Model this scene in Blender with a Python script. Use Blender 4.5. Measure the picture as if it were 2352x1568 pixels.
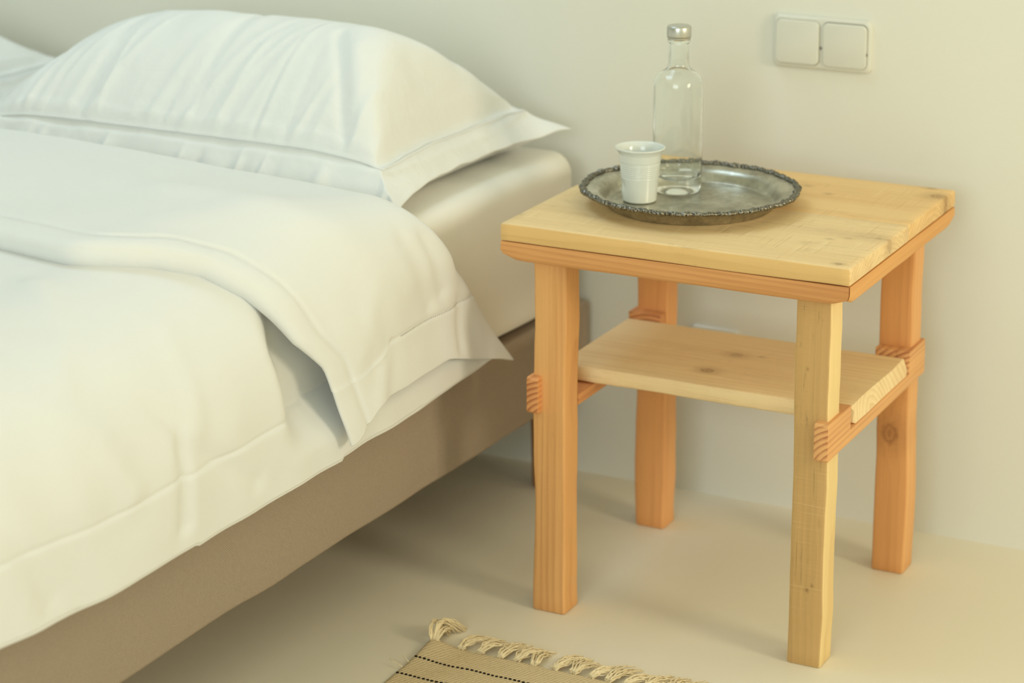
import bpy, bmesh, math, random
import numpy as np
from mathutils import Vector, Matrix, noise

# ------------------------------------------------------------------ camera, light, exposure
scn = bpy.context.scene
COL = scn.collection
for o in list(bpy.data.objects):
    bpy.data.objects.remove(o)

cam_d = bpy.data.cameras.new('camera')
cam = bpy.data.objects.new('camera', cam_d)
COL.objects.link(cam)
scn.camera = cam
cam_d.sensor_width = 36.0
cam_d.lens = 5539.3 / 2352 * 36
cam_d.shift_y = -479.9 / 2352
cam_d.clip_start = 0.05
cam_d.clip_end = 60
_r = Vector((0.892390, 0.451265, 0.0)); _w = Vector((-0.440111, 0.869965, -0.222403)); _u = _r.cross(_w)
m = Matrix((_r, _u, -_w)).transposed().to_4x4()
m.translation = Vector((1.38597, -2.70447, 1.35978))
cam.matrix_world = m
cam_d.dof.use_dof = True
cam_d.dof.focus_distance = 2.96
cam_d.dof.aperture_fstop = 3.6

scn.view_settings.view_transform = 'Standard'
scn.view_settings.look = 'None'
scn.view_settings.gamma = 1
scn.view_settings.use_curve_mapping = False
scn.view_settings.exposure = 0.03
scn.cycles.max_bounces = 20
scn.cycles.transmission_bounces = 20
scn.cycles.glossy_bounces = 8
scn.cycles.diffuse_bounces = 5
scn.cycles.blur_glossy = 0.4

world = bpy.data.worlds.new('world'); scn.world = world
world.use_nodes = True
bg = world.node_tree.nodes['Background']
bg.inputs[0].default_value = (0.75, 0.87, 1.0, 1)
bg.inputs[1].default_value = 0.25


def area(name, loc, target, sx, sy, power, color):
    d = bpy.data.lights.new(name, 'AREA')
    d.shape = 'RECTANGLE'; d.size = sx; d.size_y = sy; d.energy = power; d.color = color
    o = bpy.data.objects.new(name, d); COL.objects.link(o)
    o.location = loc
    o.rotation_euler = (Vector(target) - Vector(loc)).to_track_quat('-Z', 'Y').to_euler()
    return o


# warm light through the window in the right wall, cool daylight from the roof window over the
# bed and an added broad fill light in an unseen opening behind the camera
area('right_window_light', (2.72, -0.50, 1.30), (0.0, -0.50, 1.30), 0.60, 0.7, 24, (1.0, 0.88, 0.64))
area('roof_window_light', (-0.90, -0.10, 2.57), (-0.90, -0.10, 0.0), 0.9, 1.1, 13, (0.64, 0.83, 1.0))
area('front_fill_light', (0.9, -4.15, 1.60), (0.9, 0.5, 1.60), 1.8, 1.4, 45, (0.89, 1.0, 1.0))  # added fill, no such source in view

# ------------------------------------------------------------------ helpers


def srgb(r, g, b):
    def f(c):
        c /= 255.0
        return c / 12.92 if c <= 0.04045 else ((c + 0.055) / 1.055) ** 2.4
    return (f(r), f(g), f(b), 1.0)


def sm(a, b, x):
    t = min(1.0, max(0.0, (x - a) / (b - a)))
    return t * t * (3 - 2 * t)


def lin(x, xs, ys):
    return float(np.interp(x, xs, ys))


def nz(x, y, z=0.0):
    return noise.noise(Vector((x, y, z)))


def tag(o, label, cat, group=None):
    o['label'] = label; o['category'] = cat
    if group:
        o['group'] = group
    return o


def empty(name, loc, label, cat, group=None):
    o = bpy.data.objects.new(name, None); COL.objects.link(o)
    o.location = loc
    o.empty_display_size = 0.05
    return tag(o, label, cat, group)


def link(name, me, mat, parent=None, loc=None, smooth=True, angle=None):
    o = bpy.data.objects.new(name, me); COL.objects.link(o)
    if mat:
        me.materials.clear(); me.materials.append(mat)
    if parent:
        o.parent = parent
    if loc:
        o.location = loc
    if smooth:
        me.polygons.foreach_set('use_smooth', [True] * len(me.polygons))
        if angle:
            me.set_sharp_from_angle(angle=math.radians(angle))
    me.update()
    return o


def from_bm(name, bm, mat, parent=None, loc=None, smooth=True, angle=None, struct=False):
    bmesh.ops.recalc_face_normals(bm, faces=bm.faces)
    me = bpy.data.meshes.new(name); bm.to_mesh(me); bm.free()
    o = link(name, me, mat, parent, loc, smooth, angle)
    if struct:
        o['kind'] = 'structure'
    return o


def grid_mesh(name, pts, nu, nv, closed_u=False, flip=False):
    """pts[u][v] -> quad mesh"""
    verts = [tuple(pts[i][j]) for i in range(nu) for j in range(nv)]
    faces = []
    for i in range(nu if closed_u else nu - 1):
        k = (i + 1) % nu
        for j in range(nv - 1):
            f = (i * nv + j, k * nv + j, k * nv + j + 1, i * nv + j + 1)
            faces.append(f[::-1] if flip else f)
    me = bpy.data.meshes.new(name)
    me.from_pydata(verts, [], faces)
    return me


def lathe_bm(prof, seg=96, rfun=None, close=False):
    bm = bmesh.new()
    rings = []
    for (r, z) in prof:
        ring = []
        for k in range(seg):
            a = 2 * math.pi * k / seg
            rr = r if rfun is None else rfun(r, z, a)
            ring.append(bm.verts.new((rr * math.cos(a), rr * math.sin(a), z)))
        rings.append(ring)
    n = len(rings)
    for i in range(n if close else n - 1):
        a, b = rings[i], rings[(i + 1) % n]
        for k in range(seg):
            bm.faces.new((a[k], a[(k + 1) % seg], b[(k + 1) % seg], b[k]))
    if not close:
        bm.faces.new(rings[0][::-1]); bm.faces.new(rings[-1])
    return bm


def box_bm(bm, x0, x1, y0, y1, z0, z1):
    vs = [bm.verts.new((x, y, z)) for x in (x0, x1) for y in (y0, y1) for z in (z0, z1)]
    for f in ((0, 1, 3, 2), (4, 6, 7, 5), (0, 4, 5, 1), (2, 3, 7, 6), (0, 2, 6, 4), (1, 5, 7, 3)):
        bm.faces.new([vs[i] for i in f])
    return bm


def rounded_rect(w, h, r, n=4):
    pts = []
    for cx, cy, a0 in ((w / 2 - r, h / 2 - r, 0), (-w / 2 + r, h / 2 - r, 90), (-w / 2 + r, -h / 2 + r, 180), (w / 2 - r, -h / 2 + r, 270)):
        for k in range(n + 1):
            a = math.radians(a0 + 90 * k / n)
            pts.append((cx + r * math.cos(a), cy + r * math.sin(a)))
    return pts


# ------------------------------------------------------------------ materials
class NT:
    def __init__(s, name, rough=0.6, spec=0.4):
        s.m = bpy.data.materials.new(name); s.m.use_nodes = True
        s.t = s.m.node_tree
        s.b = s.t.nodes['Principled BSDF']
        s.b.inputs['Roughness'].default_value = rough
        s.b.inputs['Specular IOR Level'].default_value = spec

    def n(s, kind, **kw):
        nd = s.t.nodes.new(kind)
        for k, v in kw.items():
            setattr(nd, k, v)
        return nd

    def l(s, a, b):
        s.t.links.new(a, b)

    def val(s, sock, v):
        if hasattr(v, 'is_linked') or isinstance(v, bpy.types.NodeSocket):
            s.l(v, sock)
        else:
            sock.default_value = v

    def math(s, op, a, b=0.0, c=None, clamp=False):
        nd = s.n('ShaderNodeMath', operation=op); nd.use_clamp = clamp
        s.val(nd.inputs[0], a); s.val(nd.inputs[1], b)
        if c is not None:
            s.val(nd.inputs[2], c)
        return nd.outputs[0]

    def mix(s, fac, a, b, blend='MIX'):
        nd = s.n('ShaderNodeMix', data_type='RGBA', blend_type=blend)
        s.val(nd.inputs[0], fac); s.val(nd.inputs[6], a); s.val(nd.inputs[7], b)
        return nd.outputs[2]

    def coord(s, scale=(1, 1, 1), loc=(0, 0, 0), rot=(0, 0, 0)):
        tc = s.n('ShaderNodeTexCoord'); mp = s.n('ShaderNodeMapping')
        mp.inputs['Location'].default_value = loc
        mp.inputs['Rotation'].default_value = rot
        mp.inputs['Scale'].default_value = scale
        s.l(tc.outputs['Object'], mp.inputs['Vector'])
        return mp.outputs[0]

    def noise(s, vec, scale, detail=3, rough=0.5, dist=0.0):
        nd = s.n('ShaderNodeTexNoise')
        nd.inputs['Scale'].default_value = scale; nd.inputs['Detail'].default_value = detail
        nd.inputs['Roughness'].default_value = rough; nd.inputs['Distortion'].default_value = dist
        s.l(vec, nd.inputs['Vector'])
        return nd.outputs[0]

    def rng(s, v, a, b, c=0.0, d=1.0, smooth=False):
        nd = s.n('ShaderNodeMapRange')
        if smooth:
            nd.interpolation_type = 'SMOOTHSTEP'
        s.val(nd.inputs[0], v)
        for i, x in enumerate((a, b, c, d)):
            nd.inputs[i + 1].default_value = x
        return nd.outputs[0]

    def bump(s, h, strength, dist, prev=None):
        nd = s.n('ShaderNodeBump')
        nd.inputs['Strength'].default_value = strength; nd.inputs['Distance'].default_value = dist
        s.l(h, nd.inputs['Height'])
        if prev is not None:
            s.l(prev, nd.inputs['Normal'])
        return nd.outputs[0]

    def done(s, color=None, normal=None, rough=None):
        if color is not None:
            s.val(s.b.inputs['Base Color'], color)
        if normal is not None:
            s.l(normal, s.b.inputs['Normal'])
        if rough is not None:
            s.val(s.b.inputs['Roughness'], rough)
        return s.m


def plain(name, col, rough=0.6, spec=0.4, noise_scale=30, var=0.05, bump=0.0, bdist=0.001):
    t = NT(name, rough, spec)
    v = t.coord()
    f = t.noise(v, noise_scale, 4)
    a = tuple(c * (1 - var) for c in col[:3]) + (1,)
    b = tuple(min(1, c * (1 + var)) for c in col[:3]) + (1,)
    c = t.mix(f, a, b)
    nr = t.bump(f, bump, bdist) if bump else None
    return t.done(c, nr)


def wood(name, light, dark, axis, seed, ring=0.006, knots=(), saw=0.0, contrast=0.6, centre=None,
         rough=0.6, streak=0.0, stain=0.0, warp=1.0, face=None):
    """procedural pine: growth rings about an axis, fibres along it, knots at given points (x,y,z,r,axis,strength)"""
    t = NT(name, rough, 0.35)
    rs = random.Random(seed)
    ai = 'xyz'.index(axis)
    tc = t.n('ShaderNodeTexCoord')
    P = tc.outputs['Object']
    sc = [1.0, 1.0, 1.0]; sc[ai] = 0.07
    mp = t.n('ShaderNodeMapping'); mp.inputs['Scale'].default_value = sc
    mp.inputs['Location'].default_value = (rs.random() * 5, rs.random() * 5, rs.random() * 5)
    t.l(P, mp.inputs['Vector'])
    S = mp.outputs[0]
    # distorted radius from the pith
    c = centre or (rs.uniform(-.05, .05), rs.uniform(-.08, -.05))
    sep = t.n('ShaderNodeSeparateXYZ'); t.l(P, sep.inputs[0])
    oth = [i for i in range(3) if i != ai]
    dn = t.math('MULTIPLY', t.math('SUBTRACT', t.noise(S, 9, 2), 0.5), 0.055 * warp)
    dn2 = t.math('MULTIPLY', t.math('SUBTRACT', t.noise(S, 60, 2), 0.5), 0.006 * warp)
    a = t.math('SUBTRACT', sep.outputs[oth[0]], c[0]); b = t.math('SUBTRACT', sep.outputs[oth[1]], c[1])
    r = t.math('SQRT', t.math('ADD', t.math('MULTIPLY', a, a), t.math('MULTIPLY', b, b)))
    r = t.math('ADD', t.math('ADD', r, dn), dn2)
    kfac = None
    for (kx, ky, kz, kr, kax, ks) in knots:
        sub = t.n('ShaderNodeVectorMath', operation='SUBTRACT'); t.l(P, sub.inputs[0]); sub.inputs[1].default_value = (kx, ky, kz)
        mul = t.n('ShaderNodeVectorMath', operation='MULTIPLY'); t.l(sub.outputs[0], mul.inputs[0])
        kv = [1.0, 1.0, 1.0]; kv['xyz'.index(kax)] = 0.15
        if kax != axis:
            kv[ai] *= 0.75
        mul.inputs[1].default_value = kv
        ln = t.n('ShaderNodeVectorMath', operation='LENGTH'); t.l(mul.outputs[0], ln.inputs[0])
        d = t.math('ADD', ln.outputs['Value'], t.math('MULTIPLY', t.math('SUBTRACT', t.noise(P, 130, 2), 0.5), kr * 0.7))
        # the rings flow round the knot
        push = t.rng(d, 0, kr * 3.2, 0.006, 0, True)
        r = t.math('ADD', r, push)
        rg = t.math('MULTIPLY_ADD', t.math('SINE', t.math('MULTIPLY', d, 6.283 / (kr * 0.42))), 0.14, 0.66)
        edge = t.rng(d, kr * 0.65, kr * 1.05, 1, 0, True)
        halo = t.rng(d, kr * 0.8, kr * 2.4, 0.28, 0, True)
        f = t.math('MULTIPLY', t.math('MAXIMUM', t.math('MULTIPLY', edge, rg), halo), ks)
        kfac = f if kfac is None else t.math('MAXIMUM', kfac, f)
    ph = t.math('FRACT', t.math('DIVIDE', r, ring))
    late = t.math('MULTIPLY', t.rng(ph, 0.25, 0.9, 0, 1, True), t.rng(ph, 0.93, 1.0, 1, 0))
    fib = t.n('ShaderNodeMapping'); fs = [420.0] * 3; fs[ai] = 9.0
    fib.inputs['Scale'].default_value = fs; t.l(P, fib.inputs['Vector'])
    fibre = t.noise(fib.outputs[0], 1.0, 3, 0.6)
    broad = t.noise(S, 22, 3)
    gn0 = t.n('ShaderNodeNewGeometry'); gx0 = t.n('ShaderNodeSeparateXYZ'); t.l(gn0.outputs['Normal'], gx0.inputs[0])
    endg = t.rng(t.math('ABSOLUTE', gx0.outputs[ai]), 0.6, 0.9, 0.0, 1.0)
    uneven = t.rng(t.noise(S, 34, 2), 0.35, 0.65, 0.10, 0.85)
    cfac = t.math('MAXIMUM', t.math('MULTIPLY', endg, 1.35), uneven)
    f = t.math('ADD', t.math('MULTIPLY', t.math('MULTIPLY', late, cfac), contrast), t.math('MULTIPLY', t.math('SUBTRACT', fibre, 0.5), 0.55))
    f = t.math('ADD', f, t.math('MULTIPLY', t.math('SUBTRACT', broad, 0.45), 1.25), clamp=True)
    col = t.mix(f, light, dark)
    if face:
        # one planed or sawn face of the board has its own tone, on the pale leg with side light painted in: (normal axis, colour, amount)
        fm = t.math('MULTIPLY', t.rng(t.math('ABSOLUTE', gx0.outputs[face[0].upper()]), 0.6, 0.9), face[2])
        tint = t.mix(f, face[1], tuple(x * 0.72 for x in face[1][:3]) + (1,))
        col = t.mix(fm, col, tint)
    h = t.math('ADD', t.math('MULTIPLY', fibre, 0.5), t.math('MULTIPLY', late, 0.5))
    nrm = t.bump(h, 0.25, 0.0006)
    if streak:
        # broken dark flecks and hairlines of rough sawn timber
        sv = t.n('ShaderNodeMapping'); ss = [260.0] * 3; ss[ai] = 26.0
        sv.inputs['Scale'].default_value = ss; t.l(P, sv.inputs['Vector'])
        sf = t.rng(t.noise(sv.outputs[0], 1.0, 4, 0.7), 0.58, 0.75, 0, 1, True)
        hv = t.n('ShaderNodeMapping'); hs = [300.0] * 3; hs[ai] = 2.5
        hv.inputs['Scale'].default_value = hs; t.l(P, hv.inputs['Vector'])
        hair = t.rng(t.noise(hv.outputs[0], 1.0, 2, 0.5), 0.60, 0.70, 0, 0.7, True)
        cv = t.n('ShaderNodeMapping'); cs = [30.0] * 3; cs[ai] = 700.0
        cv.inputs['Scale'].default_value = cs; t.l(P, cv.inputs['Vector'])
        cross = t.rng(t.noise(cv.outputs[0], 1.0, 2, 0.5), 0.56, 0.72, 0, 0.22, True)
        sf = t.math('MAXIMUM', sf, t.math('MAXIMUM', hair, cross))
        if axis == 'z':      # the rough sawn face looks along Y; the planed face stays clean
            sf = t.math('MULTIPLY', sf, t.rng(t.math('ABSOLUTE', gx0.outputs['Y']), 0.5, 0.9, 0.12, 1.0))
        patch = t.rng(t.noise(P, 14, 2), 0.42, 0.62, 0, 1, True)
        g = tuple(x * 0.42 for x in dark[:3]) + (1,)
        col = t.mix(t.math('MULTIPLY', t.math('MULTIPLY', sf, patch), streak), col, g)
    if saw:
        # saw marks across the board
        # irregular lines left by the saw, on the broad upper or front face only
        sw = t.n('ShaderNodeMapping'); sv_ = [7.0] * 3; sv_[ai] = 330.0
        sw.inputs['Scale'].default_value = sv_; t.l(P, sw.inputs['Vector'])
        ln_ = t.noise(sw.outputs[0], 1.0, 2, 0.6)
        pt = t.rng(t.noise(P, 11, 3), 0.40, 0.62, 0, 1, True)
        gn = t.n('ShaderNodeNewGeometry'); gs = t.n('ShaderNodeSeparateXYZ'); t.l(gn.outputs['Normal'], gs.inputs[0])
        fz = t.rng(t.math('ABSOLUTE', gs.outputs['Z' if axis == 'x' else 'Y']), 0.7, 0.95)
        pt = t.math('MULTIPLY', pt, fz)
        sf = t.math('MULTIPLY', t.math('MULTIPLY', t.rng(ln_, 0.60, 0.72, 0, 1, True), pt), saw)
        lt = tuple(min(1, x * 1.22 + 0.05) for x in light[:3]) + (1,)
        col = t.mix(sf, col, lt)
        sd_ = t.math('MULTIPLY', t.math('MULTIPLY', t.rng(ln_, 0.40, 0.30, 0, 1, True), pt), saw * .7)
        col = t.mix(sd_, col, tuple(x * 0.75 for x in dark[:3]) + (1,))
        nrm = t.bump(t.math('MULTIPLY', ln_, pt), 0.35, 0.0008, nrm)
    if stain:
        st = t.rng(t.noise(P, 17, 4, 0.6), 0.6, 0.78, 0, stain, True)
        col = t.mix(st, col, tuple(x * 0.45 for x in dark[:3]) + (1,))
    if kfac is not None:
        kd = (dark[0] * 0.32, dark[1] * 0.24, dark[2] * 0.2, 1)
        col = t.mix(kfac, col, kd)
    return t.done(col, nrm)


def linen(name, col, rough=0.85, weave=0.12, folds=0.25, fscale=7):
    t = NT(name, rough, 0.2)
    t.b.inputs['Sheen Weight'].default_value = 0.15
    v = t.coord()
    f1 = t.noise(v, fscale, 3, 0.55, 0.4)
    f2 = t.noise(v, 900, 2)
    nr = t.bump(f1, folds, 0.012)
    nr = t.bump(f2, weave, 0.0004, nr)
    c = t.mix(f1, tuple(x * 0.97 for x in col[:3]) + (1,), col)
    return t.done(c, nr)


M_wall = plain('plaster', (0.80, 0.79, 0.70, 1), 0.75, 0.25, 5, 0.015, 0.15, 0.004)
M_floor = plain('poured_floor', (0.84, 0.78, 0.62, 1), 0.42, 0.35, 3, 0.03, 0.05, 0.003)
M_white_paint = plain('white_paint', (0.75, 0.75, 0.70, 1), 0.4)
M_linen = linen('white_cotton', (0.815, 0.825, 0.81, 1))
M_pillow = linen('pillow_cotton', (0.84, 0.85, 0.825, 1), folds=0.3, fscale=16)
M_sheet = linen('fitted_sheet_cotton', (0.90, 0.87, 0.79, 1), folds=0.15, fscale=5)
M_stitch = plain('stitch_hole', srgb(150, 144, 126), 0.9)
M_plastic = plain('white_plastic', (0.74, 0.73, 0.64, 1), 0.22, 0.5, 20, 0.01)
M_gap = plain('dark_gap', (0.10, 0.09, 0.06, 1), 0.8)

# ------------------------------------------------------------------ the room
X0, X1, Y0, Y1, ZT = -3.0, 2.8, -4.25, 0.532, 2.6


def slab(name, boxes, mat):
    bm = bmesh.new()
    for b in boxes:
        box_bm(bm, *b)
    return from_bm(name, bm, mat, smooth=False, struct=True)


slab('floor', [(X0 - .1, X1 + .1, Y0 - .1, Y1 + .1, -0.1, 0.0)], M_floor)
slab('ceiling', [(X0, -1.4, Y0, Y1, ZT, ZT + .1), (-.4, X1, Y0, Y1, ZT, ZT + .1),
                 (-1.4, -.4, Y0, -.7, ZT, ZT + .1), (-1.4, -.4, .5, Y1, ZT, ZT + .1)], M_wall)
slab('wall_back', [(X0, X1, Y1, Y1 + .1, 0, ZT)], M_wall)
slab('wall_left', [(X0 - .1, X0, Y0, Y1, 0, ZT)], M_wall)
slab('wall_right', [(X1, X1 + .1, Y0, -.95, 0, ZT), (X1, X1 + .1, -.05, Y1, 0, ZT),
                    (X1, X1 + .1, -.95, -.05, 0, .8), (X1, X1 + .1, -.95, -.05, 1.8, ZT)], M_wall)
slab('wall_front', [(X0, -.05, Y0 - .1, Y0, 0, ZT), (1.85, X1, Y0 - .1, Y0, 0, ZT),
                    (-.05, 1.85, Y0 - .1, Y0, 0, .88), (-.05, 1.85, Y0 - .1, Y0, 2.32, ZT)], M_wall)


def window(name, axis, c0, c1, d0, d1, at, th=.06):
    bm = bmesh.new()
    f = .045
    spans = [(c0, c1, d0, d0 + f), (c0, c1, d1 - f, d1), (c0, c0 + f, d0, d1), (c1 - f, c1, d0, d1),
             ((c0 + c1) / 2 - .015, (c0 + c1) / 2 + .015, d0, d1)]
    for a, b, c, d in spans:
        if axis == 'x':
            box_bm(bm, at, at + th, a, b, c, d)
        elif axis == 'y':
            box_bm(bm, a, b, at, at + th, c, d)
        else:
            box_bm(bm, a, b, c, d, at, at + th)
    return from_bm(name, bm, M_white_paint, smooth=False, struct=True)


window('window_1', 'x', -.95, -.05, .8, 1.8, X1 + .02)
window('window_2', 'z', -1.4, -.4, -.7, .5, ZT + .02)
window('fill_window', 'y', -.05, 1.85, .88, 2.32, Y0 - .08)  # added unseen frame round the front fill light

# ------------------------------------------------------------------ the bed


def bx(x, y):
    """the bed stands a touch out of square with the wall"""
    return x + 0.024 * (y - 0.30)


def cloth_box(name, x0, x1, y0, y1, z0, z1, r, mat, parent=None, nx=40, ny=60, wob=0.0, seed=0, rb=None):
    """upholstered box: rounded section swept along Y with rounded ends"""
    rb = r if rb is None else rb
    sec = []
    n = 6
    cxm = (x0 + x1) / 2
    hw = (x1 - x0) / 2
    for k in range(9):
        sec.append((hw - r - (2 * (hw - r)) * k / 8, z1))
    for k in range(1, n + 1):
        a = math.radians(90 + 90 * k / n); sec.append((-hw + r + r * math.cos(a), z1 - r + r * math.sin(a)))
    for k in range(0, n + 1):
        a = math.radians(180 + 90 * k / n); sec.append((-hw + rb + rb * math.cos(a), z0 + rb + rb * math.sin(a)))
    for k in range(1, 9):
        sec.append((-hw + rb + 2 * (hw - rb) * k / 8, z0))
    for k in range(1, n + 1):
        a = math.radians(270 + 90 * k / n); sec.append((hw - rb + rb * math.cos(a), z0 + rb + rb * math.sin(a)))
    for k in range(0, n):
        a = math.radians(90 * k / n); sec.append((hw - r + r * math.cos(a), z1 - r + r * math.sin(a)))
    ys = []
    for k in range(n + 1):
        a = math.pi / 2 * k / n; ys.append((y0 + r * (1 - math.sin(a)) if False else y0 + r * (1 - math.cos(math.pi / 2 - a)), r * (1 - math.sin(a))))
    rows = [(y0 + r * (1 - math.cos(math.pi / 2 * k / n)), r * (1 - math.sin(math.pi / 2 * k / n))) for k in range(n + 1)]
    mid = [(y0 + r + (y1 - y0 - 2 * r) * k / ny, 0.0) for k in range(1, ny)]
    end = [(y1 + y0 - a, b) for a, b in rows[::-1]]
    bm = bmesh.new()
    prev = None
    zc = (z0 + z1) / 2
    allr = rows + mid + end
    loops = []
    for (y, ins) in allr:
        lp = []
        for (x, z) in sec:
            sx = (hw - ins) / hw; sz = ((z1 - z0) / 2 - ins) / ((z1 - z0) / 2)
            xx = cxm + x * sx; zz = zc + (z - zc) * sz
            if wob:
                zz += wob * nz(xx * 5 + seed, y * 9, 3.1) * (1.2 if z < zc else .6)
                xx += wob * nz(zz * 6 + seed, y * 6, 9.7)
            lp.append(bm.verts.new((bx(xx, y), y, zz)))
        loops.append(lp)
    for a, b in zip(loops, loops[1:]):
        for k in range(len(a)):
            bm.faces.new((a[k], a[(k + 1) % len(a)], b[(k + 1) % len(a)], b[k]))
    bm.faces.new(loops[0]); bm.faces.new(loops[-1][::-1])
    return from_bm(name, bm, mat, parent, angle=60)


# brown twill of the base
t = NT('brown_twill', 0.9, 0.15)
v = t.coord((1, 1, 1), rot=(0, 0, 0))
wv = t.n('ShaderNodeTexWave', wave_type='BANDS', bands_direction='DIAGONAL')
wv.inputs['Scale'].default_value = 190; wv.inputs['Distortion'].default_value = 1.5
t.l(v, wv.inputs['Vector'])
f = t.noise(v, 350, 3)
g = t.noise(v, 12, 3)
c = t.mix(t.math('MULTIPLY_ADD', f, 0.5, t.math('MULTIPLY', wv.outputs['Fac'], 0.5)), srgb(138, 124, 108), srgb(186, 170, 152))
c = t.mix(t.math('MULTIPLY', g, 0.4), c, srgb(174, 156, 134))
M_twill = t.done(c, t.bump(t.math('ADD', wv.outputs['Fac'], f), 0.35, 0.0006))
M_bedleg = wood('bed_leg_wood', srgb(190, 135, 84), srgb(150, 98, 58), 'z', 91)

bed = empty('bed_base', (0, 0, 0), 'brown fabric box bed base on round wooden legs against the white wall', 'bed')
cloth_box('base_box', -1.75, -0.115, -1.50, 0.517, 0.150, 0.289, 0.008, M_twill, bed, wob=0.003, seed=4)
for (x, y) in ((-.152, .452), (-1.70, .452), (-.19, -1.42), (-1.70, -1.42)):
    bm = lathe_bm([(.0, 0), (.019, 0), (.021, .003), (.0245, .15), (.0, .152)], 32)
    from_bm('leg', bm, M_bedleg, bed, loc=(x, y, 0), angle=40)

mat_t = empty('mattress', (0, 0, 0.289), 'cream fitted-sheet covered mattress lying on the brown bed base', 'mattress')
mt = cloth_box('sheeted_body', -1.74, -0.113, -1.49, 0.475, 0.2955, 0.533, 0.032, M_sheet, mat_t, wob=0.004, seed=11)
mt.location = (0, 0, -0.289)

# ---- duvet
NB = 0.085   # head end of the body


def shape(y0):
    """half widths of the shoulder, its drop, top height for a line across the bed"""
    k = sm(-.50, -.08, y0)
    a = .20 + (.075 - .20) * k
    b = .19 + (.085 - .19) * k
    zt = .590 + (.560 - .590) * sm(-.30, -.06, y0)
    xs = -.066 + (-.083 + .066) * sm(-.45, -.06, y0)
    return a, b, zt, xs


XL = -1.72


def prof(y0, t, zb):
    """t in [0,1] flat top from left, [1,2] shoulder, [2,3] side; returns x, z, nx, nz"""
    a, b, zt, xs = shape(y0)
    if t <= 1:
        x = XL + (xs - a - XL) * t
        crown = .028 * math.sin(math.pi * min(1, max(0, (x - XL) / (xs - a - XL))) ** 1.0)
        return x, zt + crown, 0.0, 1.0
    if t <= 2:
        th = (t - 1) * math.pi / 2
        x = xs - a + a * math.sin(th); z = zt - b + b * math.cos(th)
        nx, nzz = math.sin(th) / a, math.cos(th) / b
        l = math.hypot(nx, nzz)
        return x, z, nx / l, nzz / l
    u = t - 2
    z = zt - b + (zb - (zt - b)) * u
    return xs, z, 1.0, 0.0


def ts(n1, n2, n3):
    return [i / n1 for i in range(n1)] + [1 + i / n2 for i in range(n2)] + [2 + i / n3 for i in range(n3 + 1)]


def polydist(p, line):
    best = 9.
    for a, b in zip(line, line[1:]):
        d = b - a; s = max(0., min(1., (p - a).dot(d) / max(1e-9, d.length_squared)))
        best = min(best, (p - a - d * s).length)
    return best


BODY_CREASES = [  # (points, amplitude, width)
    ([(-.50, -.70, .60), (-.30, -.75, .60), (-.194, -.777, .585), (-.14, -.77, .575), (-.10, -.716, .55), (-.075, -.656, .50), (-.066, -.602, .438), (-.066, -.605, .33)], -.0065, .011),
    ([(-.25, -.62, .59), (-.16, -.68, .58), (-.11, -.74, .54)], .005, .02),
    ([(-.066, -.93, .47), (-.066, -.88, .40), (-.066, -.84, .33)], -.005, .02),
    ([(-.066, -.60, .42), (-.066, -.50, .36), (-.066, -.46, .33)], -.004, .014),
    ([(-.12, -.55, .55), (-.08, -.56, .50), (-.066, -.57, .44)], .004, .02),
    ([(-.10, -.80, .55), (-.07, -.74, .48), (-.066, -.70, .40)], .006, .022),
]
BODY_CREASES = [([Vector(q) for q in pl], a, w) for pl, a, w in BODY_CREASES]


def body_pt(y0, t):
    zb = .297 + .004 * nz(y0 * 7, 2.2) + .018 * sm(-.70, -1.1, y0) + (-.004 if y0 < -.43 else .004 * sm(-.43, -.35, y0))
    if y0 < -.64:
        zb += .003
    x, z, nx, nzz = prof(y0, t, zb)
    a, b, zt, xs = shape(y0)
    drop = max(0., zt - z)
    sh = lin(y0, [-1.0, -.7, -.5, -.3, -.085], [0, .03, .12, .20, .245])
    y = y0 + sh * min(1.3, drop / .265)
    # the side sinks in behind the turned-back fold
    if drop > .02:
        yb = lin(z, [.33, .394, .47, .531, .57], [-.385, -.390, -.405, -.400, -.36])
        dep = .034 * sm(yb - .012, yb + .045, y) * sm(.325, .40, z) * sm(.03, .12, drop)
        dep *= 1 - sm(.02, .12, y) * .6
        x -= dep * nx; z -= dep * nzz
    p = Vector((x, y, z))
    n = Vector((nx, 0, nzz))
    d = .006 * nz(x * 5, y * 5, z * 5) + .0025 * nz(x * 13 + 4, y * 11, z * 9)
    # gathers hanging down the side
    if drop > .03:
        d += .005 * sm(.03, .2, drop) * nz(y * 13 + 2.5 * z, 1.7, z * 2.5)
    if x > -.6 and y0 < -.4:
        for pl, am, w in BODY_CREASES:
            q = polydist(p, pl)
            if q < 3 * w:
                d += am * math.exp(-(q / w) ** 2)
    # hem: doubled cloth below the hem stitching
    hz = zb + .088 + .004 * nz(y * 6, 8.8)
    if t > 2:
        d += -.0016 * math.exp(-((z - hz) / .0032) ** 2) + .0010 * sm(hz + .002, hz - .002, z)
        if z < zb + .004:
            d -= .002
    p += n * d
    p.x = bx(p.x, p.y)
    return p


duvet = empty('duvet', (0, 0, 0.533), 'white duvet with a turned-back top edge, hanging down over the mattress side', 'duvet')
T = ts(60, 46, 76)
ysb = [-.085 - (1.60 - .085) * (i / 290) ** 1.15 for i in range(291)]
pts = [[body_pt(y, tt) for tt in T] for y in ysb]
me = grid_mesh('cover', pts, len(ysb), len(T), flip=False)
o = link('cover', me, M_linen, duvet, loc=(0, 0, -.533))
sd = o.modifiers.new('thickness', 'SOLIDIFY'); sd.thickness = .003; sd.offset = -1

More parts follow.
